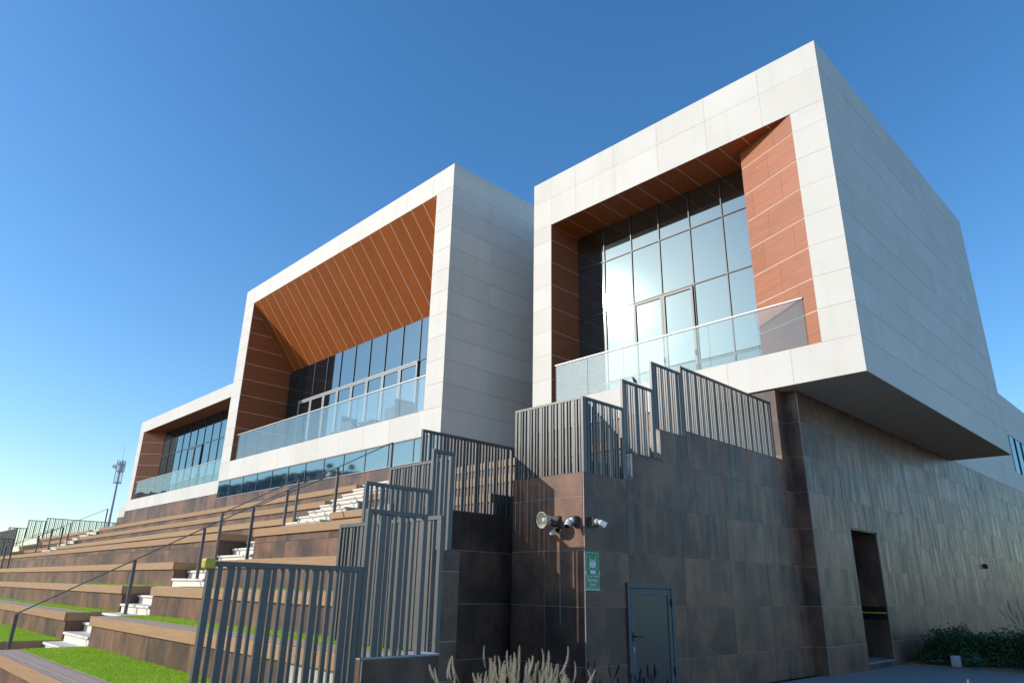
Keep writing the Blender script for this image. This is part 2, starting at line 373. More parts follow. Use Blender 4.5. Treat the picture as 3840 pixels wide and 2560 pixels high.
box('black_band', -8.46, X2-.035, 20.938, 20.954, 1.10, 1.42, 'black', op); box('yellow_strip', -8.46, X2-.036, 20.928, 20.937, 1.25, 1.285, 'yellow', op)
# --- back wing behind the right block
BW = thing('building', 'pale rear wing with a dark window, partly hidden behind the right block', 'building', (-10, 45, 0))
box('shell', -16, X2-.03, 30.15, 60, RZ0+.01, 11.42, 'stone_core', BW)
clad('cladding_panel', 'x+', X2-.002, [(30.15, 41.2, RZ0+.004, 11.45), (41.2, 60, RZ0+.004, 7.5), (41.2, 60, 9.35, 11.45)], fr(32, 60, 3.43), [7.5, 8.4, 9.35, 10.2], 'stone', BW)
wn = box('window', X2-.028, X2-.02, 41.2, 60, 7.5, 9.35, 'glass_m', BW)
for y in (41.22, 42.6, 44.0, 45.4): box('window_frame', X2-.02, X2+.02, y, y+.09, 7.5, 9.35, 'frame', wn)
box('ground_floor', -16, X2-.004, 46, 60, 0, RZ0, 'tile', BW)

# --- middle block
MX0, MX1, MY, MYB, MZ0, MZ1 = -35.7, -17.86, 14.1, 30, 6.5, 16.93
AX0, AX1, AZ0, AZ1, MG, AG = -34.6, -18.86, 7.43, 15.96, 16.7, 12.62
MBk = thing('building', 'tallest white block in the middle with sloping orange timber soffit and folding balcony doors', 'building', (-27, 18, 0), 'white box-shaped blocks of the building')
b = MB()
b.box(MX0+t, AX0-.02, MY+t, MYB, MZ0, MZ1-t); b.box(AX1+.02, MX1-t, MY+t, MYB, MZ0, MZ1-t)
b.box(AX0-.02, AX1+.02, MY+t, MYB, AZ1+.05, MZ1-t); b.box(AX0-.02, AX1+.02, MY+t, MYB, MZ0, AZ0-.03)
b.box(AX0-.02, AX1+.02, MG+.4, MYB, AZ0-.03, AZ1+.05)
b.obj('shell', 'stone_core', MBk)
box('roof', MX0+.03, MX1-.03, MY+.03, 19.4, MZ1-t, MZ1-.004, 'stone', MBk)
XM = fr(-34.6, MX1-.3, 1.72)
clad('cladding_panel', 'y-', MY, [(MX0, MX1, AZ1, MZ1)], XM, [], 'stone', MBk, gap=.01)
clad('cladding_panel', 'y-', MY, [(MX0, AX0, AZ0, AZ1), (AX1, MX1, AZ0, AZ1)], [], fr(8.29, 15.7, .858), 'stone', MBk, gap=.01)
clad('cladding_panel', 'y-', MY, [(MX0, MX1, MZ0+.02, AZ0)], XM, [], 'stone', MBk, gap=.01)
for j in range(13):
    z0 = MZ0+.02 + .858*j; z1 = min(z0+.858, MZ1)
    if z1-z0 > .05: clad('cladding_panel', 'x+', MX1, [(MY+t, MYB, z0, z1)], fr(MY+(1.2 if j % 2 else 2.05), MYB, 1.715*2), [], 'stone', MBk, gap=.01, gu=.003)
# sloping soffit
P = lambda x, f, d=0: (x, MY+.004+(MG-MY)*f, AZ1+(AG-AZ1)*f+d)
slab('soffit_backing', [P(AX0-.01, 0, .006), P(AX1, 0, .006), P(AX1, 1.05, .006), P(AX0-.01, 1.05, .006)][::-1], .02, 'pale_strip', MBk)
xs = [AX0] + [AX0+.55+.752*i for i in range(21)]; xs = [x for x in xs if x < AX1-.1]+[AX1]
for i in range(len(xs)-1): slab('soffit_board', [P(xs[i]+.016, 0), P(xs[i+1]-.016, 0), P(xs[i+1]-.016, 1.04), P(xs[i]+.016, 1.04)][::-1], .0035, 'wood_soffit', MBk)
zz = [AZ0, 8.29]+fr(9.15, 15.9, .858)+[AZ1]
def revb(name, x, z0, z1, m, dx0, dx1, y1=MG+.1):
    if z1 <= AG: return box(name, x+dx0, x+dx1, MY+t+.004, y1, z0, z1, m, MBk)
    yy = lambda z: MY + (AZ1-z)/(AZ1-AG)*(MG-MY)
    za = max(z0, AG)
    q = [(x, MY+t+.004, z0), (x, yy(za) if z0 >= AG else y1, z0), (x, max(yy(z1), MY+t+.006), z1), (x, MY+t+.004, z1)]
    v = [(p[0]+dx0, p[1], p[2]) for p in q]+[(p[0]+dx1, p[1], p[2]) for p in q]
    return obj(name, v, BF, m, MBk)
box('reveal_backing', AX0-.018, AX0-.004, MY+t, MG+.15, AZ0, AZ1, 'pale_strip', MBk)
for i in range(len(zz)-1): revb('reveal_board', AX0, zz[i]+.016, zz[i+1]-.016, 'wood_wall', -.0038, 0)
for i in range(len(zz)-1): revb('reveal_board', AX1, zz[i]+.008, zz[i+1]-.008, 'wood_wall', 0, .012)
box('balcony_floor', AX0, AX1, MY+t+.004, MG+.1, AZ0-.026, AZ0+.004, 'stone', MBk)
MXS = [-33.14, -31.85, -30.57, -29.28, -28.0, -26.71, -25.43, -24.14, -22.86, -21.55, -20.25]
curtain(MBk, MG, AX0, AX1, AZ0+.01, AG+.05, MXS, [10.74], 'glass_m', skip=(-33.14, -22.86, AZ0, 10.74), mw=.035)
for i in range(8): leafdoor(MBk, MG-.02, MXS[i]+.01, MXS[i+1]-.01, AZ0+.02, 10.66, 'glass_m', w=.085)
box('door_head', -33.14, -22.86, MG-.10, MG+.05, 10.66, 10.735, 'frame_light', MBk)
balustrade(MBk, 14.25, -34.45, -18.9, AZ0+.01, 8.74, fr(-33.4, -19.3, 1.43))
# strip window and rusty base
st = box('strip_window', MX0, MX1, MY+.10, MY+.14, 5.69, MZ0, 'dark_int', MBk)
sx = [MX0, -34.32, -32.83, -31.33, -29.84, -28.34, -26.85, -25.35, -23.86, -22.36, -20.87, -19.37, MX1]
for i in range(len(sx)-1):
    a = random.uniform(-.0014, .0014)
    slab('pane', [(sx[i]+.01, MY+.06-a, 5.70), (sx[i+1]-.01, MY+.06+a, 5.70), (sx[i+1]-.01, MY+.06+a, MZ0+.018), (sx[i]+.01, MY+.06-a, MZ0+.018)], .02, 'glass_m', st)
for x in sx[1:-1]: box('mullion', x-.02, x+.02, MY+.045, MY+.09, 5.69, MZ0+.018, 'frame', st)
box('sill', MX0, MX1, MY+.0, MY+.1, 5.665, 5.692, 'frame_light', st)
box('ground_floor', MX0+.03, MX1-.03, MY+.06, MYB, 0, 5.66, 'grout', MBk)
clad('wall_tile', 'y-', MY+.03, [(MX0, MX1, 3.9, 5.663)], fr(-34.3, MX1, 1.72), [4.85], 'tile', MBk)
clad('wall_tile', 'x+', MX1, [(MY+.06, 16.4, 3.9, 6.5)], [15.3], [4.85, 5.7], 'tile', MBk)

# --- left block
LX0, LX1, LY, LYB, LZ0, LZ1 = -57.8, -35.72, 16.33, 30, 6.58, 13.28
KX0, KX1, KZ0, KZ1, KG = -56.9, -37.5, 7.36, 12.4, 17.55
LB = thing('building', 'lowest white block at far left with splayed timber reveal and glazed balcony', 'building', (-47, 20, 0), 'white box-shaped blocks of the building')
b = MB()
b.box(LX0+t, KX0-.03, LY+t, LYB, LZ0, LZ1-t); b.box(KX1+.02, LX1, LY+t, LYB, LZ0, LZ1-t)
b.box(KX0-.03, KX1+.02, LY+t, LYB, KZ1+.03, LZ1-t); b.box(KX0-.03, KX1+.02, LY+t, LYB, LZ0, KZ0-.03)
b.box(KX0-.03, KX1+.02, KG+.4, LYB, KZ0-.03, KZ1+.03)
b.obj('shell', 'stone_core', LB)
XL = fr(-55.2, LX1-.3, 1.72)
clad('cladding_panel', 'y-', LY, [(LX0, LX1, KZ1, LZ1), (LX0, LX1, LZ0, KZ0)], XL, [], 'stone', LB, gap=.01)
clad('cladding_panel', 'y-', LY, [(LX0, KX0, KZ0, KZ1), (KX1, LX1, KZ0, KZ1)], [], fr(8.2, 12.2, .858), 'stone', LB, gap=.01)
clad('cladding_panel', 'x-', LX0, [(LY+t, LYB, LZ0, LZ1)], fr(LY, LYB, 3.4), ZJ, 'stone', LB)
clad('cladding_panel', 'y-', LY+.02, [(-59.4, LX0-.004, 6.2, 7.0)], [], [], 'stone', LB, th=2.0)
KSX, KSY = -55.75, 17.53
zz = [KZ0, 8.2, 9.06, 9.92, 10.78, 11.63, KZ1]
slab('reveal_backing', [(KX0-.002, LY+.009, KZ0), (KSX-.002, KSY+.005, KZ0), (KSX-.002, KSY+.005, KZ1), (KX0-.002, LY+.009, KZ1)], .02, 'pale_strip', LB)
for i in range(len(zz)-1): slab('reveal_board', [(KX0, LY+.004, zz[i]+.02), (KSX, KSY, zz[i]+.02), (KSX, KSY, zz[i+1]-.02), (KX0, LY+.004, zz[i+1]-.02)], .003, 'wood_wall', LB)
box('soffit_backing', KX0-.02, KX1, LY+t, KG+.2, KZ1+.004, KZ1+.026, 'pale_strip', LB)
xs = fr(KX0, KX1, .76)
for i in range(len(xs)-1): box('soffit_board', xs[i]+.016, xs[i+1]-.016, LY+t+.003, KG+.1, KZ1, KZ1+.0038, 'wood_soffit', LB)
box('balcony_floor', KX0, KX1, LY+t+.004, KG+.1, KZ0-.026, KZ0+.004, 'stone', LB)
LXS = fr(-54.35, KX1-.5, 1.29)
curtain(LB, KG, KSX, KX1, KZ0+.01, KZ1, LXS, [10.56], 'glass_m', skip=(LXS[3], LXS[5], KZ0, 10.56), mw=.04)
leafdoor(LB, KG-.02, LXS[3]+.01, LXS[4]-.01, KZ0+.02, 10.52, 'glass_m', fm='frame'); leafdoor(LB, KG-.02, LXS[4]+.01, LXS[5]-.01, KZ0+.02, 10.52, 'glass_m', fm='frame')
balustrade(LB, 16.45, KX0+.15, KX1, KZ0+.01, 8.62, fr(-55.4, KX1-.4, 1.43))
box('ground_floor', -59.32, LX1, LY+.06, LYB, 0, 6.19, 'grout', LB); box('ground_floor', LX0+.03, LX1, LY+.06, LYB, 6.19, 6.58, 'grout', LB)
clad('wall_tile', 'y-', LY+.03, [(LX0, LX1, 3.9, 6.577), (-59.35, LX0, 3.9, 6.197)], fr(-58, LX1, 1.72), [4.85, 5.71], 'tile', LB)

# ------------------------------------------------------------------ seating terrace
AL, AR = -17.2, -15.3             # near aisle
DX = -28.2; BL, BR = AL+DX, AR+DX # far aisle
ROWS = [(2.70, .564), (4.14, 1.083), (5.11, 1.609), (6.09, 2.134), (7.03, 2.831), (8.87, 3.344), (9.75, 3.847), (10.68, 4.384)]
NXT = [r[0] for r in ROWS[1:]]+[16.35]
REND = [-5.80, -7.46, -7.46, -9.49, -9.49, -9.49, -7.75, -7.75]
ORD = ['lowest', 'second', 'third', 'fourth', 'fifth', 'sixth', 'seventh', 'top']
GRP = 'tiers of the timber-edged seating terrace'
def blades(name, parent, x0, x1, y0, y1, z, dens, h, m):
    n = int((x1-x0)*(y1-y0)*dens)
    x = rng.uniform(x0, x1, n); y = rng.uniform(y0, y1, n); a = rng.uniform(0, 6.283, n); hh = rng.uniform(.6, 1.15, n)*h
    lx = rng.normal(0, .008, n); ly = rng.normal(0, .008, n); w = .004
    y = y - .019*(x+17.2); off = WL[parent]
    V = np.empty((n, 3, 3)); dx, dy = np.cos(a)*w, np.sin(a)*w
    V[:, 0] = np.stack([x-dx, y-dy, np.full(n, z)], 1); V[:, 1] = np.stack([x+dx, y+dy, np.full(n, z)], 1); V[:, 2] = np.stack([x+lx, y+ly, z+hh], 1)
    V -= np.array(off)
    me = bpy.data.meshes.new(name); me.vertices.add(n*3); me.loops.add(n*3); me.polygons.add(n)
    me.vertices.foreach_set('co', V.ravel()); me.loops.foreach_set('vertex_index', np.arange(n*3)); me.polygons.foreach_set('loop_start', np.arange(0, n*3, 3)); me.polygons.foreach_set('loop_total', np.full(n, 3))
    me.materials.append(M[m]); me.update(); me.validate()
    o = bpy.data.objects.new(name, me); COL.objects.link(o); o.parent = parent; WL[o] = Vector(off); o['kind'] = 'stuff'; return o
def tier(i, x0, x1, where):
    y, z = ROWS[i]; z_lo = ROWS[i-1][1] if i else -.05; yb = NXT[i]; 
    T = thing('seating_tier', f'{ORD[i]} tier of the seating terrace, {where}', 'seating tier', ((x0+x1)/2, shy((x0+x1)/2, y), z_lo), GRP)
    fl = z-.012
    wd = .45 if i != 4 else .9
    box('core', x0+.05, x1-.05, y+.07, yb+.2, min(z_lo, 0)-.05, fl, 'grout', T, sh=True)
    # riser tiles
    us = fr(math.floor(x0/1.72)*1.72, x1, 1.72); zz = [z_lo-.02, z-.165]
    vs = [z_lo+.40] if i == 4 else []
    for u0, u1, v0, v1, j in cells([(x0+.03, x1-.03, zz[0], zz[1])], [u for u in us if u > x0+.1], vs):
        box('riser_tile', u0+.004, u1-.004, y+.045+random.uniform(0, .003), y+.07, v0+.003, v1-.003, 'tile_riser', T, sh=True)
    for xa, xb in ((x0+.03, x0+.05), (x1-.05, x1-.03)): box('side_tile', xa, xb, y+.075, yb+.06, zz[0], z-.165, 'tile_riser', T, sh=True)
    # timber
    box('fascia_board', x0, x1, y, y+.035, z-.16, z, 'deck', T, sh=True, bev=.006)
    box('side_board', x0, x0+.03, y+.038, yb+.06, z-.16, z-.002, 'deck', T, sh=True); box('side_board', x1-.03, x1, y+.038, yb+.06, z-.16, z-.002, 'deck', T, sh=True)
    nb = 4 if i != 4 else 8; bw = (wd-.04)/nb
    for k in range(nb): box('deck_board', x0+.033, x1-.033, y+.039+k*bw, y+.039+(k+1)*bw-.006, fl-.02, z+random.uniform(-.002, .0015), 'deck_top', T, sh=True)
    # turf behind the boards
    ty0, ty1 = y+wd+.005, yb+.05
    if i == 7: box('platform', x0+.033, x1-.033, ty0, ty1-.02, fl, z-.004, 'pave', T, sh=True)
    else:
        tf = box('turf', x0+.033, x1-.033, ty0, ty1, fl, z+.002, 'turf', T, sh=True); tf['kind'] = 'stuff'
        if i < 3:
            xa, xb = max(x0+.04, -23), x1-.04
            if xb > xa: blades('turf_blades', T, xa, xb, ty0-.01, min(ty1, yb+.05), z, [4200, 2600, 1600][i], .026, 'turf')
    return T
for i in range(8):
    T_ = tier(i, AR, REND[i], 'right of the near white stairs')
    if i == 1:
        y, z = ROWS[1]; xa, xb = -7.46, -5.80
        box('core', xa, xb-.02, y+.07, 4.86, .3, z-.012, 'grout', T_, sh=True); box('fascia_board', xa, xb, y, y+.035, z-.16, z, 'deck', T_, sh=True)
        for k in range(4): box('deck_board', xa, xb-.01, y+.039+k*.1025, y+.039+(k+1)*.1025-.006, z-.03, z, 'deck_top', T_, sh=True)
        box('turf', xa, xb-.01, y+.455, 4.86, z-.012, z+.002, 'turf', T_, sh=True)['kind'] = 'stuff'
    if i < 5: tier(i, -56 if i < 4 else -47.5, AL, 'left of the near white stairs')
    else: tier(i, BR, AL, 'between the near and the far white stairs')
    if i >= 5: tier(i, -59.2, BL, 'left of the far white stairs')
# stairs
RISE, RUN = .1765, .3215
def stairs(xl, xr, label, lo):
    S = thing('stairs', label, 'stairs', ((xl+xr)/2, shy((xl+xr)/2, 3.84), 0), 'white stone stairs up the seating terrace')
    ns = [(3.84+RUN*k, .548+RISE*k) for k in range(-3, 14)] + [(8.30+RUN*j, 3.0+RISE*j) for j in range(9)]
    for n, (y, z) in enumerate(ns):
        if n < lo: continue
        z = min(z, 2.835) if n < 17 else min(z, 4.40)
        d = RUN+.06 if n != 16 else .40
        if n == len(ns)-1: d = .5
        xm = xl+(xr-xl)*random.uniform(.45, .75); zb = z-RISE-.03
        for a, b2 in ((xl+.012, xm-.004), (xm+.004, xr-.012)):
            tr = box('tread', a, b2, y, y+d, z-.05, z, 'step', S, sh=True, bev=.018)
            box('riser', a+.004, b2-.004, y+.045, y+.10, zb, z-.051, 'step', S, sh=True)
        xq = xl+(xr-xl)*random.uniform(.2, .9)
    b = MB()
    for n, (y, z) in enumerate(ns):
        if n >= lo: b.box(xl+.03, xr-.03, y+.09, y+RUN+.14, max(z-1.2, -.05), z-.055, sh=True)
    b.obj('stair_core', 'block', S); return S
stairs(AL, AR, 'long flight of white stone steps nearer the camera, climbing the terrace', 0)
stairs(BL, BR, 'short white stone steps far left, in front of the low white block', 17)
# handrails
def handrail(label, x, pts, feet, grp):
    H = thing('handrail', label, 'handrail', (x, shy(x, pts[0][0]), feet[0][1]), grp)
    P = [Vector((x, shy(x, y), z)) for y, z in pts]
    b = MB()
    for i in range(len(P)-1): b.bar(P[i], P[i+1], .045, .022)
    b.obj('rail', 'rail', H, bev=.004)
    for (y, z0, z1) in feet:
        Y = shy(x, y); b = MB(); b.box(x-.02, x+.02, Y-.03, Y+.03, z0, z1); b.obj('post', 'rail', H)
        b = MB(); b.box(x-.045, x+.045, Y-.055, Y+.055, z0-.002, z0+.010); b.obj('foot_plate', 'rail', H)
GH = 'slim dark handrails on the terrace stairs'
def sz(y):
    for n in range(16, -1, -1):
        if y >= 3.84+RUN*(n-3) : lowz = min(.548+RISE*(n-3), 2.835); break
    else: lowz = .02
    hi = [3.0+RISE*j for j in range(9) if y >= 8.30+RUN*j]
    return min(hi[-1], 4.40) if hi else lowz
RA = lambda y: 1.105 + (y-3.12)*(5.525-1.105)/(11.14-3.12)
for dx, w in ((0, 'near'), (DX, 'far')):
    a = [3.12, 4.98, 6.30, 8.17, 9.49, 11.14] if dx == 0 else [8.17, 9.49, 11.14]
    u = lambda y: y+.018
    handrail(f'long slim dark handrail down the middle of the {w} white stairs', -16.25+dx, [(u(y), RA(y)) for y in a], [(u(y), sz(y) if y < 11.1 else 4.40, RA(y)-.01) for y in a], GH)
    handrail(f'short dark handrail on the left side at the landing of the {w} white stairs', -17.12+dx, [(7.0, 3.29), (8.88, 4.33)], [(7.0, sz(7.0), 3.28), (8.88, sz(8.88), 4.32)], GH)
    handrail(f'short dark handrail on the right side at the landing of the {w} white stairs', -15.38+dx, [(7.0, 3.31), (9.03, 4.34)], [(7.0, sz(7.0), 3.30), (9.03, sz(9.03), 4.33)], GH)

# ------------------------------------------------------------------ rusty tiled walls
def wall(name, label, core, faces, cat='wall', grp=None, loc=(0, 0, 0)):
    T = thing(name, label, cat, loc, grp)
    b = MB()
    for q in core: b.box(*q)
    b.obj('core', 'grout', T)
    for ax, c, rects, us, vs in faces: clad('wall_tile', ax, c, rects, us, vs, 'tile', T)
    return T
YS = [10.06, 11.75, 13.47, 15.04]
stp = [(8.90, 10.28, 3.55), (10.28, 11.2, 4.06), (11.2, 12.15, 4.64), (12.15, 16.40, 4.76)]
cw = wall('retaining_wall', 'tall rusty tiled corner wall with stepped top, carrying the green sign and slate door', [(X1-.27, X1-.026, a+(.03 if a < 9 else 0), b2, 0, h-.012) for a, b2, h in stp] + [(-9.05, X1-.27, 8.93, 9.15, 0, 3.538)],
     [('y-', 8.90, [(-9.08, X1-.026, 0, 3.538)], [-8.3], ZT)], loc=(-7.5, 12, 0))
Yc = [8.90]+YS+[16.40]; Zc = [0]+ZT[:6]
for i in range(len(Yc)-1):
    for j in range(len(Zc)-1):
        ov = [(max(a, Yc[i]), min(b2, Yc[i+1]), h-.012) for a, b2, h in stp if min(b2, Yc[i+1])-max(a, Yc[i]) > .02]
        runs = []
        for a, b2, h in ov:
            zt = min(Zc[j+1], h)
            if zt-Zc[j] < .03: continue
            if runs and abs(runs[-1][2]-zt) < .01: runs[-1][1] = b2
            else: runs.append([a, b2, zt])
        clad('wall_tile', 'x+', X1, [(a, b2, Zc[j], zt) for a, b2, zt in runs], [], [], 'tile', cw)
for a, b2, h in stp: box('coping', X1-.29, X1+.001, a-(.001 if a < 9 else -.002), b2-.002, h-.011, h, 'tile', cw)
box('coping', -9.08, X1-.292, 8.899, 9.16, 3.539, 3.551, 'tile', cw)
w3 = wall('retaining_wall', 'dark rusty tiled wall set back in the recess beside the corner wall', [(-9.75, -9.476, 6.5, 9.35, 0, 2.945)], [('x+', -9.45, [(6.5, 9.30, 0, 2.945)], [7.6], ZT)], loc=(-9.6, 7.8, 0))
box('coping', -9.76, -9.449, 6.5, 9.30, 2.946, 2.96, 'tile', w3)
w2 = wall('retaining_wall', 'short rusty tiled pier with a slot, standing beside the dark recess', [(-8.9, -7.446, 5.80, 6.28, 0, 2.15), (-9.44, -8.2, 5.9, 6.65, 0, 2.12), (-7.75, -7.446, 4.75, 5.80, 0, 1.58)],
     [('x+', -7.42, [(5.78, 6.30, 0, 2.15)], [], [.59, 1.05, 1.9]), ('x+', -7.42, [(4.75, 5.778, 0, 1.58)], [], [.59]), ('y-', 5.775, [(-7.70, -7.448, 1.95, 2.15)], [], [])], loc=(-7.6, 5.6, 0))
box('coping', -8.9, -7.421, 5.781, 6.299, 2.151, 2.163, 'tile', w2)
w1 = wall('retaining_wall', 'low rusty tiled wall in the foreground under the slatted railing', [(-6.1, -5.786, 3.83, 4.66, 0, 1.08), (-6.1, -5.786, 2.42, 3.83, 0, .56)],
     [('x+', -5.76, [(3.805, 4.68, 0, 1.08)], [], []), ('x+', -5.76, [(2.40, 3.80, 0, .56)], [], []), ('y-', 3.80, [(-6.0, -5.788, .57, 1.08)], [], [])], loc=(-5.9, 3.8, 0))
box('coping', -6.1, -5.761, 3.806, 4.679, 1.081, 1.094, 'block', w1)

# ------------------------------------------------------------------ slatted railings
BW_ = [.022, .030, .058, .026, .040, .024, .066, .032, .026, .054]
def slats(label, ax, c, a0, a1, z0, z1, pitch=.076, grp='grey slatted metal guard railings', m='metal', post=(.05, .05), zl=None, zr=None, dep=.03):
    loc = (c, (a0+a1)/2, z0) if ax == 'x' else ((a0+a1)/2, c, z0)
    T = thing('slatted_railing', label, 'railing', loc, grp)
    def bb(name, u0, u1, w, za, zb):
        if ax == 'x': return box(name, c-w/2, c+w/2, u0, u1, za, zb, m, T)
        return box(name, u0, u1, c-w/2, c+w/2, za, zb, m, T)
    bb('post', a0, a0+post[0], .05, zl if zl is not None else z0, z1-.0405); bb('post', a1-post[1], a1, .05, zr if zr is not None else z0, z1-.0405)
    bb('top_rail', a0, a1, .054, z1-.04, z1)
    u = a0+post[0]+.035; k = random.randrange(10)
    while u < a1-post[1]-.04:
        w = BW_[k % 10]
        if u+w < a1-post[1]-.02: bb('bar', u, u+w, dep, z0, z1-.0405)
        u += pitch + (w-.036)*.3; k += 1
    return T
slats('foreground slatted railing with yellow plastic cap on its near corner', 'x', -5.80, 2.32, 3.74, .56, 1.865)
slats('slatted railing panel on the low foreground tiled wall', 'x', -5.80, 3.745, 4.46, 1.095, 2.395)
slats('slatted railing turning left behind the foreground panels', 'y', 4.70, -7.83, -5.83, 1.09, 2.41)
slats('middle slatted railing panel left of the short tiled pier', 'x', -7.44, 4.745, 5.755, 1.62, 2.915, zr=1.62)
slats('narrow slatted railing panel standing on the short tiled pier', 'x', -7.44, 5.76, 6.12, 2.165, 3.465, zl=1.66)
slats('slatted railing turning left behind the short tiled pier', 'y', 6.60, -9.62, -8.0, 2.12, 3.54)
slats('short low slatted railing linking the pier return to the recess railing', 'x', -9.47, 6.63, 7.06, 2.96, 3.53)
slats('slatted railing above the dark recessed wall', 'x', -9.47, 7.08, 9.25, 2.96, 4.25)
slats('slatted railing facing the camera above the loudspeaker', 'y', 8.935, -9.06, -7.42, 3.551, 4.84, dep=.045)
slats('lowest slatted railing panel on the corner wall above the green sign', 'x', -7.455, 8.97, 10.06, 3.55, 4.85, zr=3.55)
slats('second slatted railing panel on the corner wall, with a small bird', 'x', -7.455, 10.065, 11.03, 4.06, 5.40, zl=3.56)
slats('third slatted railing panel on the corner wall', 'x', -7.455, 11.035, 12.08, 4.64, 5.98, zl=4.07)
slats('long highest slatted railing panel on the corner wall under the white block', 'x', -7.455, 12.085, 16.1, 4.76, 6.13, zl=4.65)
GF = 'far slatted guard railings at the left end of the terrace'
slats('far slatted railing beside the low white block, long highest panel', 'x', -59.2, 11.8, 16.3, 4.39, 5.84, pitch=.11, grp=GF, m='rail')
slats('far slatted railing, middle panel at the left end of the terrace', 'x', -59.2, 10.75, 11.8, 4.39, 5.62, pitch=.11, grp=GF, m='rail')
slats('far slatted railing, lowest panel at the left end of the terrace', 'x', -59.2, 9.7, 10.75, 3.8, 5.06, pitch=.11, grp=GF, m='rail')
slats('dark slatted railing at the left picture edge, facing the camera', 'y', 9.1, -59, -52.8, 3.0, 4.66, pitch=.085, grp=GF, m='rail')
slats('dark slatted railing at the left picture edge, running up the terrace', 'x', -52.8, 7.3, 9.05, 2.6, 4.02, pitch=.10, grp=GF, m='rail')
yc = box('corner_cap', -5.84, -5.755, 2.275, 2.365, 1.805, 1.885, 'yellow', None, bev=.018)
tag(yc, 'yellow plastic protective cap on the corner of the foreground railing', 'cap')

# ------------------------------------------------------------------ wall fixtures
dr = thing('door', 'slate grey metal service door in the rusty tiled wall below the green sign', 'door', (X1, 10.6, 0))
D0, D1, DZ0, DZ1 = 9.945, 11.32, .06, 1.835
b = MB(); b.box(X1-.0, X1+.035, D0, D0+.07, DZ0, DZ1); b.box(X1, X1+.035, D1-.09, D1, DZ0, DZ1); b.box(X1, X1+.034, D0+.07, D1-.09, DZ1-.09, DZ1); b.obj('door_frame', 'door', dr, bev=.004)
b = MB(); y0, y1, z0, z1 = D0+.085, D1-.095, DZ0+.02, DZ1-.10
b.box(X1+.002, X1+.025, y0, y0+.10, z0, z1); b.box(X1+.002, X1+.025, y1-.10, y1, z0, z1); b.box(X1+.002, X1+.024, y0+.1, y1-.1, z1-.10, z1); b.box(X1+.002, X1+.024, y0+.1, y1-.1, z0, z0+.16)
lf = b.obj('door_leaf', 'door', dr, bev=.003); box('door_panel', X1+.002, X1+.012, y0+.1, y1-.1, z0+.16, z1-.1, 'door_panel', lf)
b = MB(); b.box(X1+.025, X1+.035, y0+.02, y0+.07, .92, 1.06); b.tube([(X1+.03, y0+.045, 1.0), (X1+.085, y0+.045, 1.0), (X1+.09, y0+.06, 1.0), (X1+.09, y0+.19, .995)], .011); b.obj('handle', 'black', dr)
box('lock_plate', X1+.025, X1+.031, y0+.03, y0+.06, .76, .84, 'frame_light', dr)
for z in (.35, 1.45): box('hinge', X1+.025, X1+.05, D1-.105, D1-.085, z, z+.13, 'black', dr)

# green assembly point sign
sg = thing('sign', 'green and white assembly point sign on the corner of the tiled wall', 'sign', (X1, 9.07, 1.7))
SX = X1+.012; y0, y1, z0, z1 = 8.905, 9.245, 1.706, 2.285
box('sign_board', X1+.001, SX, y0, y1, z0+.012, z1, 'green', sg)
box('holder_edge', X1+.001, SX+.004, y0-.002, y1+.002, z0-.006, z0+.0115, 'sign_white', sg)
for ya, yb in ((y0-.006, y0+.008), (y1-.008, y1+.006)): box('clip', X1+.001, SX+.004, ya, yb, 1.93, 1.985, 'sign_white', sg)
def flat(name, polys, m, parent, dx=.0012):
    v = []; f = []
    for pl in polys:
        o = len(v); v += [(SX+dx, p[0], p[1]) for p in pl]; f.append(tuple(range(o, o+len(pl))))
    return obj(name, v, f, m, parent)
bo = []; w = .006; a0, a1, c0, c1 = y0+.016, y1-.016, z0+.03, z1-.018
for q in ((a0, a1, c1-w, c1), (a0, a1, c0, c0+w), (a0, a0+w, c0+w, c1-w), (a1-w, a1, c0+w, c1-w)): bo.append([(q[0], q[2]), (q[1], q[2]), (q[1], q[3]), (q[0], q[3])])
flat('border', bo, 'sign_white', sg)
def disc(cy, cz, r, n=14): return [(cy+r*math.cos(2*math.pi*k/n), cz+r*math.sin(2*math.pi*k/n)) for k in range(n)]
ym = (y0+y1)/2
pe = []
for dy, dz, s in ((-.052, .012, 1), (.052, .012, 1), (0, 0, 1)):
    pe.append(disc(ym+dy, 2.145+dz, .018)); pe.append([(ym+dy-.03, 2.055+dz), (ym+dy+.03, 2.055+dz), (ym+dy+.03, 2.122+dz), (ym+dy-.03, 2.122+dz)])
    pe.append([(ym+dy-.02, 2.03+dz), (ym+dy+.02, 2.03+dz), (ym+dy+.02, 2.056+dz), (ym+dy-.02, 2.056+dz)])
pe.append([(ym-.07, 1.945), (ym+.07, 1.945), (ym+.07, 2.0), (ym-.07, 2.0)])
for k, (dx_, pl) in enumerate([(.0012+.0002*i, p) for i, p in enumerate(pe)]): flat('pictogram', [pl], 'sign_white', sg, dx_)
for cy, cz, ux, uz in ((ym-.085, 2.205, 1, -1), (ym+.085, 2.205, -1, -1), (ym-.085, 2.025, 1, 1), (ym+.085, 2.025, -1, 1)):
    ar = [[(cy-.016*ux, cz-.010*uz), (cy-.010*ux, cz-.016*uz), (cy+.006*ux, cz), (cy, cz+.006*uz)], [(cy+.016*ux, cz+.016*uz), (cy-.008*ux, cz+.014*uz), (cy+.014*ux, cz-.008*uz)]]
    flat('arrow', ar, 'sign_white', sg)
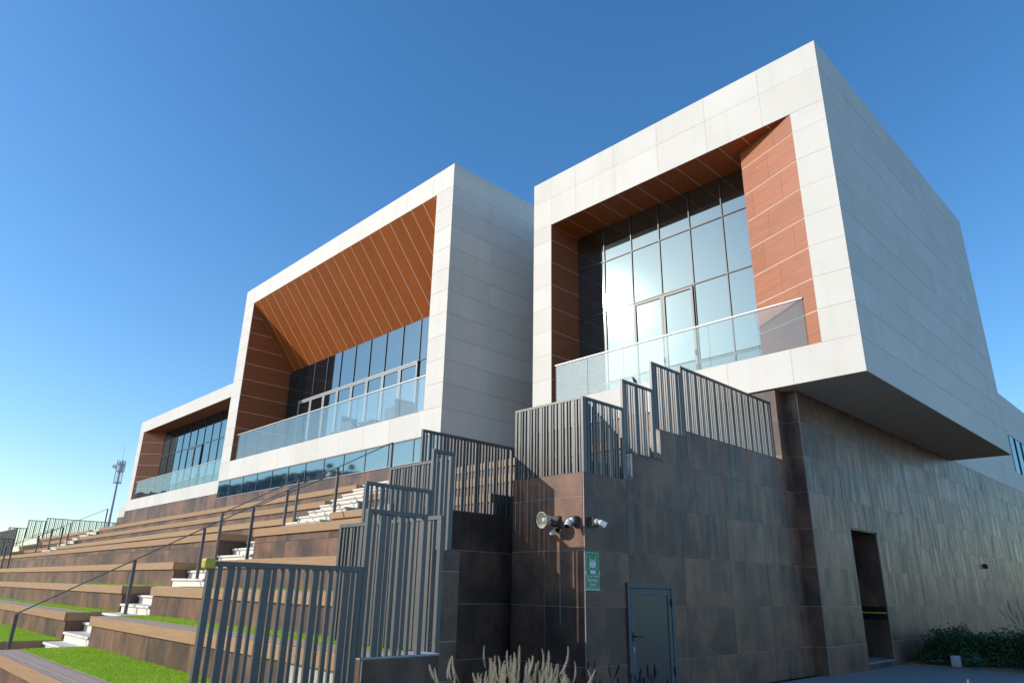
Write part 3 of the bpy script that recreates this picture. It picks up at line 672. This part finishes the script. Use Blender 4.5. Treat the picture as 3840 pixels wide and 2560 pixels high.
def text(s, size, y, z, name='lettering'):
    cu = bpy.data.curves.new(name, 'FONT'); cu.body = s; cu.size = size; cu.align_x = 'CENTER'; cu.align_y = 'CENTER'; cu.extrude = .0005; cu.offset = .0012
    o = bpy.data.objects.new(name, cu); COL.objects.link(o)
    dg = bpy.context.evaluated_depsgraph_get(); me = bpy.data.meshes.new_from_object(o.evaluated_get(dg)); bpy.data.objects.remove(o); bpy.data.curves.remove(cu)
    me.materials.clear(); me.materials.append(M['sign_white'])
    o = bpy.data.objects.new(name, me); COL.objects.link(o); o.parent = sg
    o.location = Vector((SX+.001, y, z)) - WL[sg]; o.rotation_euler = (math.pi/2, 0, math.pi/2); return o
text('ASSEMBLY', .060, ym, 1.842); text('POINT', .060, ym, 1.778)
text(''.join(chr(c) for c in (0xFECA, 0xFEE4, 0xFEA0, 0xFE97, 0x20, 0xFE94, 0xFEC4, 0xFED8, 0xFEE7)), .070, ym, 1.915)

# horn loudspeaker
hn = thing('loudspeaker', 'cream horn loudspeaker projecting from the tiled corner wall', 'loudspeaker', (-7.97, 8.9, 2.75))
ax0 = Vector((-7.99, 8.87, 2.80)); ax1 = Vector((-8.035, 8.55, 2.77)); dv = (ax1-ax0)
prof = [(0, .045), (.25, .05), (.45, .06), (.7, .085), (.88, .11), (1.0, .128)]
b = MB(); b.tube([ax0+dv*t_ for t_, r in prof], [r for t_, r in prof], 28, cap=False)
b.tube([ax0+dv*t_ for t_, r in reversed(prof)], [r-.004 for t_, r in reversed(prof)], 28, cap=False); b.obj('horn', 'cream_pl', hn, smooth=True)
rim = MB(); n = 28; u = dv.normalized(); r1 = u.cross(Vector((0, 0, 1))).normalized(); r2 = r1.cross(u)
rim.tube([ax1+(r1*math.cos(2*math.pi*k/n)+r2*math.sin(2*math.pi*k/n))*.127 for k in range(n+1)], .008, 6); rim.obj('rim', 'cream_pl', hn, smooth=True)
b = MB(); b.tube([ax0+dv*.35, ax0+dv*.9, ax0+dv*.93], [.045, .034, .012], 18); b.obj('reflector', 'white_pl', hn, smooth=True)
b = MB(); b.tube([ax0+Vector((0, .02, 0)), ax0+dv*.02], [.05, .05], 20); b.obj('driver', 'cream_pl', hn, smooth=True)
b = MB(); b.box(-8.05, -7.93, 8.86, 8.898, 2.66, 2.86); b.bar((-8.045, 8.87, 2.70), (-8.045, 8.66, 2.78), .012, .04); b.bar((-7.925, 8.87, 2.70), (-7.925, 8.66, 2.78), .012, .04); b.obj('bracket', 'bark', hn)
def lamp(label, base, face, aim, mount, head_r=.045, head_l=.12, grp='white wall-mounted floodlights'):
    T = thing('floodlight', label, 'light', base, grp)
    B0 = Vector(base); F = Vector(face)
    s = Vector((abs(F.y), abs(F.x), 0))
    c0 = B0+F*.05
    h = [abs(s.x)*.065+abs(F.x)*.05, abs(s.y)*.065+abs(F.y)*.05, .075]
    box('back_box', c0.x-h[0], c0.x+h[0], c0.y-h[1], c0.y+h[1], c0.z-.075, c0.z+.075, mount, T, bev=.006)
    p0 = B0+F*.10; b = MB(); b.tube([p0, p0+F*.035], [.055, .045], 18); b.obj('rose', 'white_pl', T, smooth=False)
    p1 = p0+F*.07; b = MB(); b.tube([p0+F*.03, p1], [.018, .018], 10); b.obj('arm', 'white_pl', T)
    A = Vector(aim).normalized(); b = MB(); b.tube([p1-A*.01, p1+A*.02, p1+A*head_l], [.025, head_r, head_r+.006], 18); b.obj('head', 'white_pl', T)
    b = MB(); b.tube([p1+A*(head_l+.001), p1+A*(head_l+.004)], [head_r, head_r], 18); b.obj('lens', 'black', T)
lamp('white floodlight on a brown box on the tiled wall right of the loudspeaker', (-7.60, 8.898, 2.76), (0, -1, 0), (.1, -.5, -.8), 'bark')
lamp('white floodlight on the shaded wall above the green sign', (X1+.002, 9.07, 2.745), (1, 0, 0), (.7, .75, -.55), 'bark')
T = thing('floodlight', 'small white floodlight directly under the loudspeaker', 'light', (-8.0, 8.897, 2.62), 'white wall-mounted floodlights')
b = MB(); b.tube([(-8.0, 8.897, 2.63), (-8.0, 8.82, 2.63)], [.035, .035], 14); b.obj('rose', 'black', T)
b = MB(); b.tube([(-8.0, 8.83, 2.63), (-7.99, 8.78, 2.60), (-7.98, 8.74, 2.55)], [.02, .04, .045], 14); b.obj('head', 'white_pl', T, smooth=True)
cb = MB(); cb.tube([(-7.94, 8.893, 2.62), (-7.945, 8.892, 2.3), (-7.945, 8.892, 1.2)], .006, 6)
tag(cb.obj('cable', 'frame_light'), 'thin grey cable running down the tiled wall below the loudspeaker', 'cable')
bc = thing('beacon', 'small red alarm sounder on the shaded tiled wall at right', 'alarm', (X2, 31.7, 2.78))
box('base', X2+.001, X2+.04, 31.6, 31.8, 2.72, 2.88, 'black', bc); b = MB(); b.tube([(X2+.04, 31.7, 2.8), (X2+.11, 31.7, 2.8), (X2+.13, 31.7, 2.8)], [.09, .085, .03], 14); b.obj('dome', 'red', bc, smooth=True)

# bird on the rail
bd = thing('bird', 'small brown bird perched on the slatted railing of the corner wall', 'bird', (-7.455, 10.50, 5.40))
b = MB(); C0 = Vector((-7.455, 10.50, 5.455)); n = 10
b.tube([C0+Vector((0, .085, -.03)), C0+Vector((0, .05, -.012)), C0+Vector((0, .02, 0)), C0+Vector((0, -.012, .012)), C0+Vector((0, -.03, .036)), C0+Vector((0, -.04, .05)), C0+Vector((0, -.052, .056)), C0+Vector((0, -.066, .05)), C0+Vector((0, -.08, .047))], [.004, .014, .03, .033, .022, .02, .019, .008, .001], n); b.obj('body', 'bird', bd, smooth=True)
for s in (-1, 1): b = MB(); b.tube([C0+Vector((s*.01, .0, -.02)), C0+Vector((s*.012, -.003, -.054))], .002, 5); b.obj('leg', 'bark', bd)

# balcony furniture behind the middle balustrade
def armchair(label, x, y, rz):
    T = thing('armchair', label, 'armchair', (x, y, AZ0+.004), 'wicker furniture on the middle balcony'); T.rotation_euler = (0, 0, rz)
    def q(name, bxs, m='wicker', bev=.03):
        b = MB()
        for a in bxs: b.box(*a)
        o = b.obj(name, m, None, bev=bev); o.parent = T
    q('seat', [(-.36, .36, -.34, .3, .22, .42)]); q('backrest', [(-.42, .42, .28, .40, .2, .95)])
    q('arm', [(-.44, -.35, -.36, .30, .2, .68)]); q('arm', [(.35, .44, -.36, .30, .2, .68)])
    for sx_ in (-1, 1):
        for sy in (-1, 1): q('leg', [(sx_*.38-.025, sx_*.38+.025, sy*.32-.025, sy*.32+.025, 0, .22)], 'frame', .004)
armchair('grey wicker armchair behind the balcony glass, left of the low table', -25.1, 15.2, math.radians(100))
armchair('grey wicker armchair behind the balcony glass, right of the low table', -21.6, 15.0, math.radians(-95))
T = thing('coffee_table', 'low table between two armchairs on the middle balcony', 'table', (-23.5, 15.0, AZ0), 'wicker furniture on the middle balcony')
box('table_top', -24.0, -23.0, 14.7, 15.3, AZ0+.42, AZ0+.46, 'frame_light', T, bev=.01)
for sx_ in (-23.95, -23.1):
    for sy in (14.74, 15.2): box('leg', sx_, sx_+.05, sy, sy+.05, AZ0+.004, AZ0+.419, 'frame', T)

# ------------------------------------------------------------------ telecom mast
mp = Vector((-.9645, .2577, 0)).normalized()*118
ms = thing('telecom_mast', 'grey telecom mast with round antenna head rising behind the far railing', 'mast', (mp.x, mp.y, 0))
b = MB(); b.tube([(mp.x, mp.y, -.1), (mp.x, mp.y, 9), (mp.x, mp.y, 18.0)], [.24, .18, .13], 14); b.obj('pole', 'galv', ms, smooth=True)
for z, r in ((15.3, .52), (16.9, .5), (18.0, .54)):
    b = MB(); b.tube([(mp.x+r*math.cos(2*math.pi*k/20), mp.y+r*math.sin(2*math.pi*k/20), z) for k in range(21)], .04, 6)
    for k in range(4): a = math.pi/2*k; b.bar((mp.x, mp.y, z), (mp.x+r*math.cos(a), mp.y+r*math.sin(a), z), .05, .05)
    b.obj('ring', 'galv', ms)
for k in range(8):
    a = 2*math.pi*k/8; x, y = mp.x+.52*math.cos(a), mp.y+.52*math.sin(a)
    b = MB(); b.tube([(x, y, 15.1), (x, y, 18.6)], .03, 6); b.obj('upright', 'galv', ms)
    if k % 2 == 0 or k == 3: box('panel_antenna', x-.09, x+.09, y-.09, y+.09, 17.0, 18.5, 'white_pl' if k % 4 else 'galv', ms)
b = MB(); c0 = Vector((mp.x-.3, mp.y-.65, 17.6)); b.tube([c0, c0+Vector((.2, -.18, 0))], [.27, .27], 18); b.obj('dish', 'white_pl', ms)
b = MB(); b.tube([(mp.x+.2, mp.y, 18), (mp.x+.2, mp.y, 20.8)], .022, 6); b.obj('whip_antenna', 'galv', ms)

# ------------------------------------------------------------------ planting
def leafmesh(name, n, rad, size, m, parent, base, seed=0, squash=.8):
    r = np.random.default_rng(seed); d = r.normal(size=(n, 3)); d /= np.linalg.norm(d, axis=1)[:, None]
    lump = 1 + .22*np.sin(d[:, 0]*4+seed)*np.cos(d[:, 1]*5+seed*2) + .15*np.sin(d[:, 2]*7+seed)
    rr = (r.uniform(.35, 1, n)**.5)*lump*(1+.12*(r.random(n) > .9)); p = d*rr[:, None]*np.array(rad); p[:, 2] = np.abs(p[:, 2])*1.0 + .02
    nn = d + r.normal(0, .55, (n, 3)); nn /= np.linalg.norm(nn, axis=1)[:, None]
    t1 = np.cross(nn, r.normal(size=(n, 3))); t1 /= np.linalg.norm(t1, axis=1)[:, None]; t2 = np.cross(nn, t1)
    s = r.uniform(.6, 1.3, n)[:, None]*size
    V = np.stack([p-t1*s, p+t2*s*.42+nn*s*.12, p+t1*s, p-t2*s*.42+nn*s*.12], 1) + np.array(base) - np.array(WL[parent])
    me = bpy.data.meshes.new(name); me.from_pydata(V.reshape(-1, 3).tolist(), [], np.arange(n*4).reshape(n, 4).tolist()); me.materials.append(M[m])
    o = bpy.data.objects.new(name, me); COL.objects.link(o); o.parent = parent; WL[o] = WL[parent]; return o
def shrub(label, x, y, rx, rz, n, seed):
    T = thing('shrub', label, 'shrub', (x, y, .03), 'dark green shrubs along the shaded wall')
    leafmesh('foliage', n, (rx, rx*.95, rz), .045, 'leaf', T, (x, y, .06), seed)
    b = MB(); r = random.Random(seed)
    for k in range(6):
        a = r.uniform(0, 6.28); b.tube([(x, y, 0), (x+.4*rx*math.cos(a), y+.4*rx*math.sin(a), rz*.5), (x+.7*rx*math.cos(a), y+.7*rx*math.sin(a), rz*.85)], [.02, .013, .006], 5)
    b.obj('stem', 'bark', T)
shrub('rounded dark green shrub nearest the tall doorway', -6.05, 22.6, .95, .72, 5600, 1)
shrub('low dark green shrub second from the tall doorway', -5.0, 23.4, 1.0, .70, 5600, 2)
shrub('leafy dark shrub third from the tall doorway, before the grasses', -3.9, 23.2, 1.1, .85, 6000, 3)
shrub('low spreading shrub at the bottom right picture edge', -3.6, 21.95, .75, .50, 3600, 4)
shrub('small shrub tucked against the tiled wall', -6.35, 24.6, .8, .85, 3600, 5)

def plume_mesh(name, seed, length=.17, rad=.0105, nb=760):
    r = np.random.default_rng(seed); t_ = r.uniform(0, 1, nb); a = r.uniform(0, 6.283, nb); bend = r.uniform(.03, .13)
    z = t_*length; cx = bend*(t_**2); env = np.sin(np.pi*np.clip(t_*.92+.06, 0, 1))**.6*rad
    o = np.stack([cx, np.zeros(nb), z], 1); d = np.stack([np.cos(a), np.sin(a), np.full(nb, 1.1)], 1); d /= np.linalg.norm(d, axis=1)[:, None]
    s = np.cross(d, [0, 0, 1.]); s /= np.linalg.norm(s, axis=1)[:, None]; L_ = (env*2.3+.006)[:, None]*r.uniform(.5, 1.2, nb)[:, None]
    V = np.stack([o-s*.0011, o+s*.0011, o+d*L_], 1)
    me = bpy.data.meshes.new(name); me.from_pydata(V.reshape(-1, 3).tolist(), [], np.arange(nb*3).reshape(nb, 3).tolist()); me.materials.append(M['plume']); return me
PL = [plume_mesh('plume', s, .15+.02*s) for s in range(5)]
def blade_obj(name, T, x, y, n, h, spread, m, seed, droop=.5, w=.0045):
    r = random.Random(seed); b = MB(); tips = []
    for k in range(n):
        a = r.uniform(0, 6.283); rr = r.uniform(0, .16); hh = h*r.uniform(.55, 1.05); sp = spread*r.uniform(.2, 1)
        p0 = Vector((x+rr*math.cos(a), y+rr*math.sin(a), 0)); dirv = Vector((math.cos(a+r.uniform(-.5, .5)), math.sin(a+r.uniform(-.5, .5)), 0))
        sd = Vector((-dirv.y, dirv.x, 0)); pts = []
        for q in range(5):
            f = q/4; pts.append(p0+dirv*(sp*f**1.8)+Vector((0, 0, hh*(f-droop*.45*f**3))))
        o = len(b.v)
        for q, p in enumerate(pts): ww = w*(1-.85*q/4); b.v += [tuple(p-sd*ww), tuple(p+sd*ww)]
        for q in range(4): b.f.append((o+2*q, o+2*q+1, o+2*q+3, o+2*q+2))
    return b.obj(name, m, T)
def fountain(label, x, y, h, nb, npl, seed, pm=True, m='blade', spread=.55, sc=1.0, grp='fountain grass clumps along the wall foot'):
    T = thing('fountain_grass', label, 'grass clump', (x, y, 0), grp); r = random.Random(seed)
    blade_obj('leaves', T, x, y, nb, h*.97, spread, m, seed)
    b = MB()
    for k in range(npl):
        a = r.uniform(0, 6.283); hh = h*r.uniform(.62, 1.05); sp = r.uniform(.05, spread*.85)
        p0 = Vector((x+.05*math.cos(a), y+.05*math.sin(a), .02)); p1 = Vector((x+sp*.45*math.cos(a), y+sp*.45*math.sin(a), hh*.6)); p2 = Vector((x+sp*math.cos(a), y+sp*math.sin(a), hh))
        b.tube([p0, p1, p2], [.0022, .002, .0014], 4, cap=False)
        o = bpy.data.objects.new('plume', PL[k % 5]); COL.objects.link(o); o.parent = T
        dv_ = ((p2-p1).normalized()+Vector((r.uniform(-.35, .35), r.uniform(-.35, .35), 0))).normalized(); qn = dv_.to_track_quat('Z', 'X'); o.rotation_euler = qn.to_euler(); o.location = p2-Vector((x, y, 0)); s = sc*r.uniform(.8, 1.15); o.scale = (s, s, s)
        if m == 'purple': o.data = PURP
    b.obj('stem', m, T); return T
PURP = plume_mesh('plume', 11, .15, .014); PURP.materials.clear(); PURP.materials.append(M['purple'])
fg = [(-4.3, 3.62, .86), (-4.15, 3.92, 1.01), (-4.3, 4.20, 1.04), (-4.15, 4.40, .97), (-4.35, 4.66, .86)]
for i, (x, y, h) in enumerate(fg):
    fountain(['fountain grass clump beside the low foreground wall, first from the left', 'fountain grass clump second from the left, in front of the dark recess', 'tall fountain grass clump in the middle of the row by the recess', 'fountain grass clump fourth from the left by the recess', 'fountain grass clump at the right end of the row by the recess'][i], x, y, h, 700, 56, 40+i, sc=.85)
for i, (x, y, h) in enumerate([(-5.3, 6.25, .82), (-5.35, 6.85, .76), (-5.4, 7.5, .72)]):
    fountain(['purple fountain grass below the green sign', 'purple fountain grass between the green sign and the slate door', 'purple fountain grass in front of the slate door'][i], x, y, h, 220, 14, 60+i, m='purple', spread=.5, grp='purple grass clumps along the wall foot')
for i, (x, y) in enumerate([(-4.6, 25.2), (-3.3, 25.6)]):
    fountain(['fountain grass clump behind the shrubs at right', 'fountain grass clump at the right picture edge'][i], x, y, 1.25, 260, 30, 80+i, spread=.8, sc=1.8, grp='fountain grass clumps by the shrubs')
fountain('small fountain grass with its tip showing at the bottom picture edge', -1.5, 6.05, 1.12, 60, 4, 95, spread=.3)
sb = box('stone_block', -5.98, -5.78, 21.62, 21.80, .03, .29, 'block', None, bev=.02); tag(sb, 'small pale concrete block lying at the edge of the shrub bed', 'block'); sb.rotation_euler = (0, 0, 0)
b = MB(); b.tube([(-6.6, 21.8, .10), (-6.0, 21.95, .16), (-5.4, 22.1, .24)], .022, 10); tag(b.obj('pipe', 'pipe', None, smooth=True), 'blue plastic pipe lying in the shrub bed behind the concrete block', 'pipe')

# ------------------------------------------------------------------ hills opposite (seen mirrored in the glass)
V = []; F = []; nA, nR = 240, 14; HC = Vector((-28, 14, 0))
PA = [30, 45, 56, 58.4, 59.3, 60.9, 62.2, 63.4, 64, 65.2, 66.7, 68.5, 75, 100]; PE = [3, 6, 8.45, 8.57, 8.58, 8.72, 8.35, 8.17, 8.13, 7.66, 7.12, 6.84, 5.8, 3]
for i in range(nA):
    a = 30+46*i/(nA-1); az = math.radians(a); d = Vector((-math.sin(az), -math.cos(az), 0))
    el = float(np.interp(a, PA, PE))+.05*math.sin(a*7.1)+.03*math.sin(a*15.3+1)
    for j in range(nR):
        f = j/(nR-1); D = 150+150*f; z = 6.1+300*math.tan(math.radians(el))*(f**.8) + (random.uniform(-1, 1)*.5 if 0 < j else -3)
        V.append(tuple(HC+d*D+Vector((0, 0, z if j else -1))))
    V.append(tuple(HC+d*420+Vector((0, 0, -1))))
n1 = nR+1
for i in range(nA-1):
    for j in range(nR): a = i*n1+j; F.append((a, a+1, a+n1+1, a+n1))
h = obj('hills', V, F, 'leaf_far'); h['kind'] = 'structure'
for i, (azd, lab) in enumerate(((58.4, 'lone tree on the opposite hill, mirrored in the strip window at right'), (60.3, 'lone tree on the opposite hill, mirrored in the strip window at left'))):
    az = math.radians(azd); p = HC+Vector((-math.sin(az), -math.cos(az), 0))*299; zb = 6.1+300*math.tan(math.radians(8.5))
    T = thing('tree', lab, 'tree', (p.x, p.y, zb-2), 'lone trees on the opposite hill')
    leafmesh('crown', 500, (1.5, 1.5, 1.8), .35, 'leaf_far', T, (p.x, p.y, zb+1.6), 90+i); b = MB(); b.tube([(p.x, p.y, zb-2), (p.x, p.y, zb+2.4)], [.25, .15], 6); b.obj('trunk', 'bark', T)
bpy.context.view_layer.update()
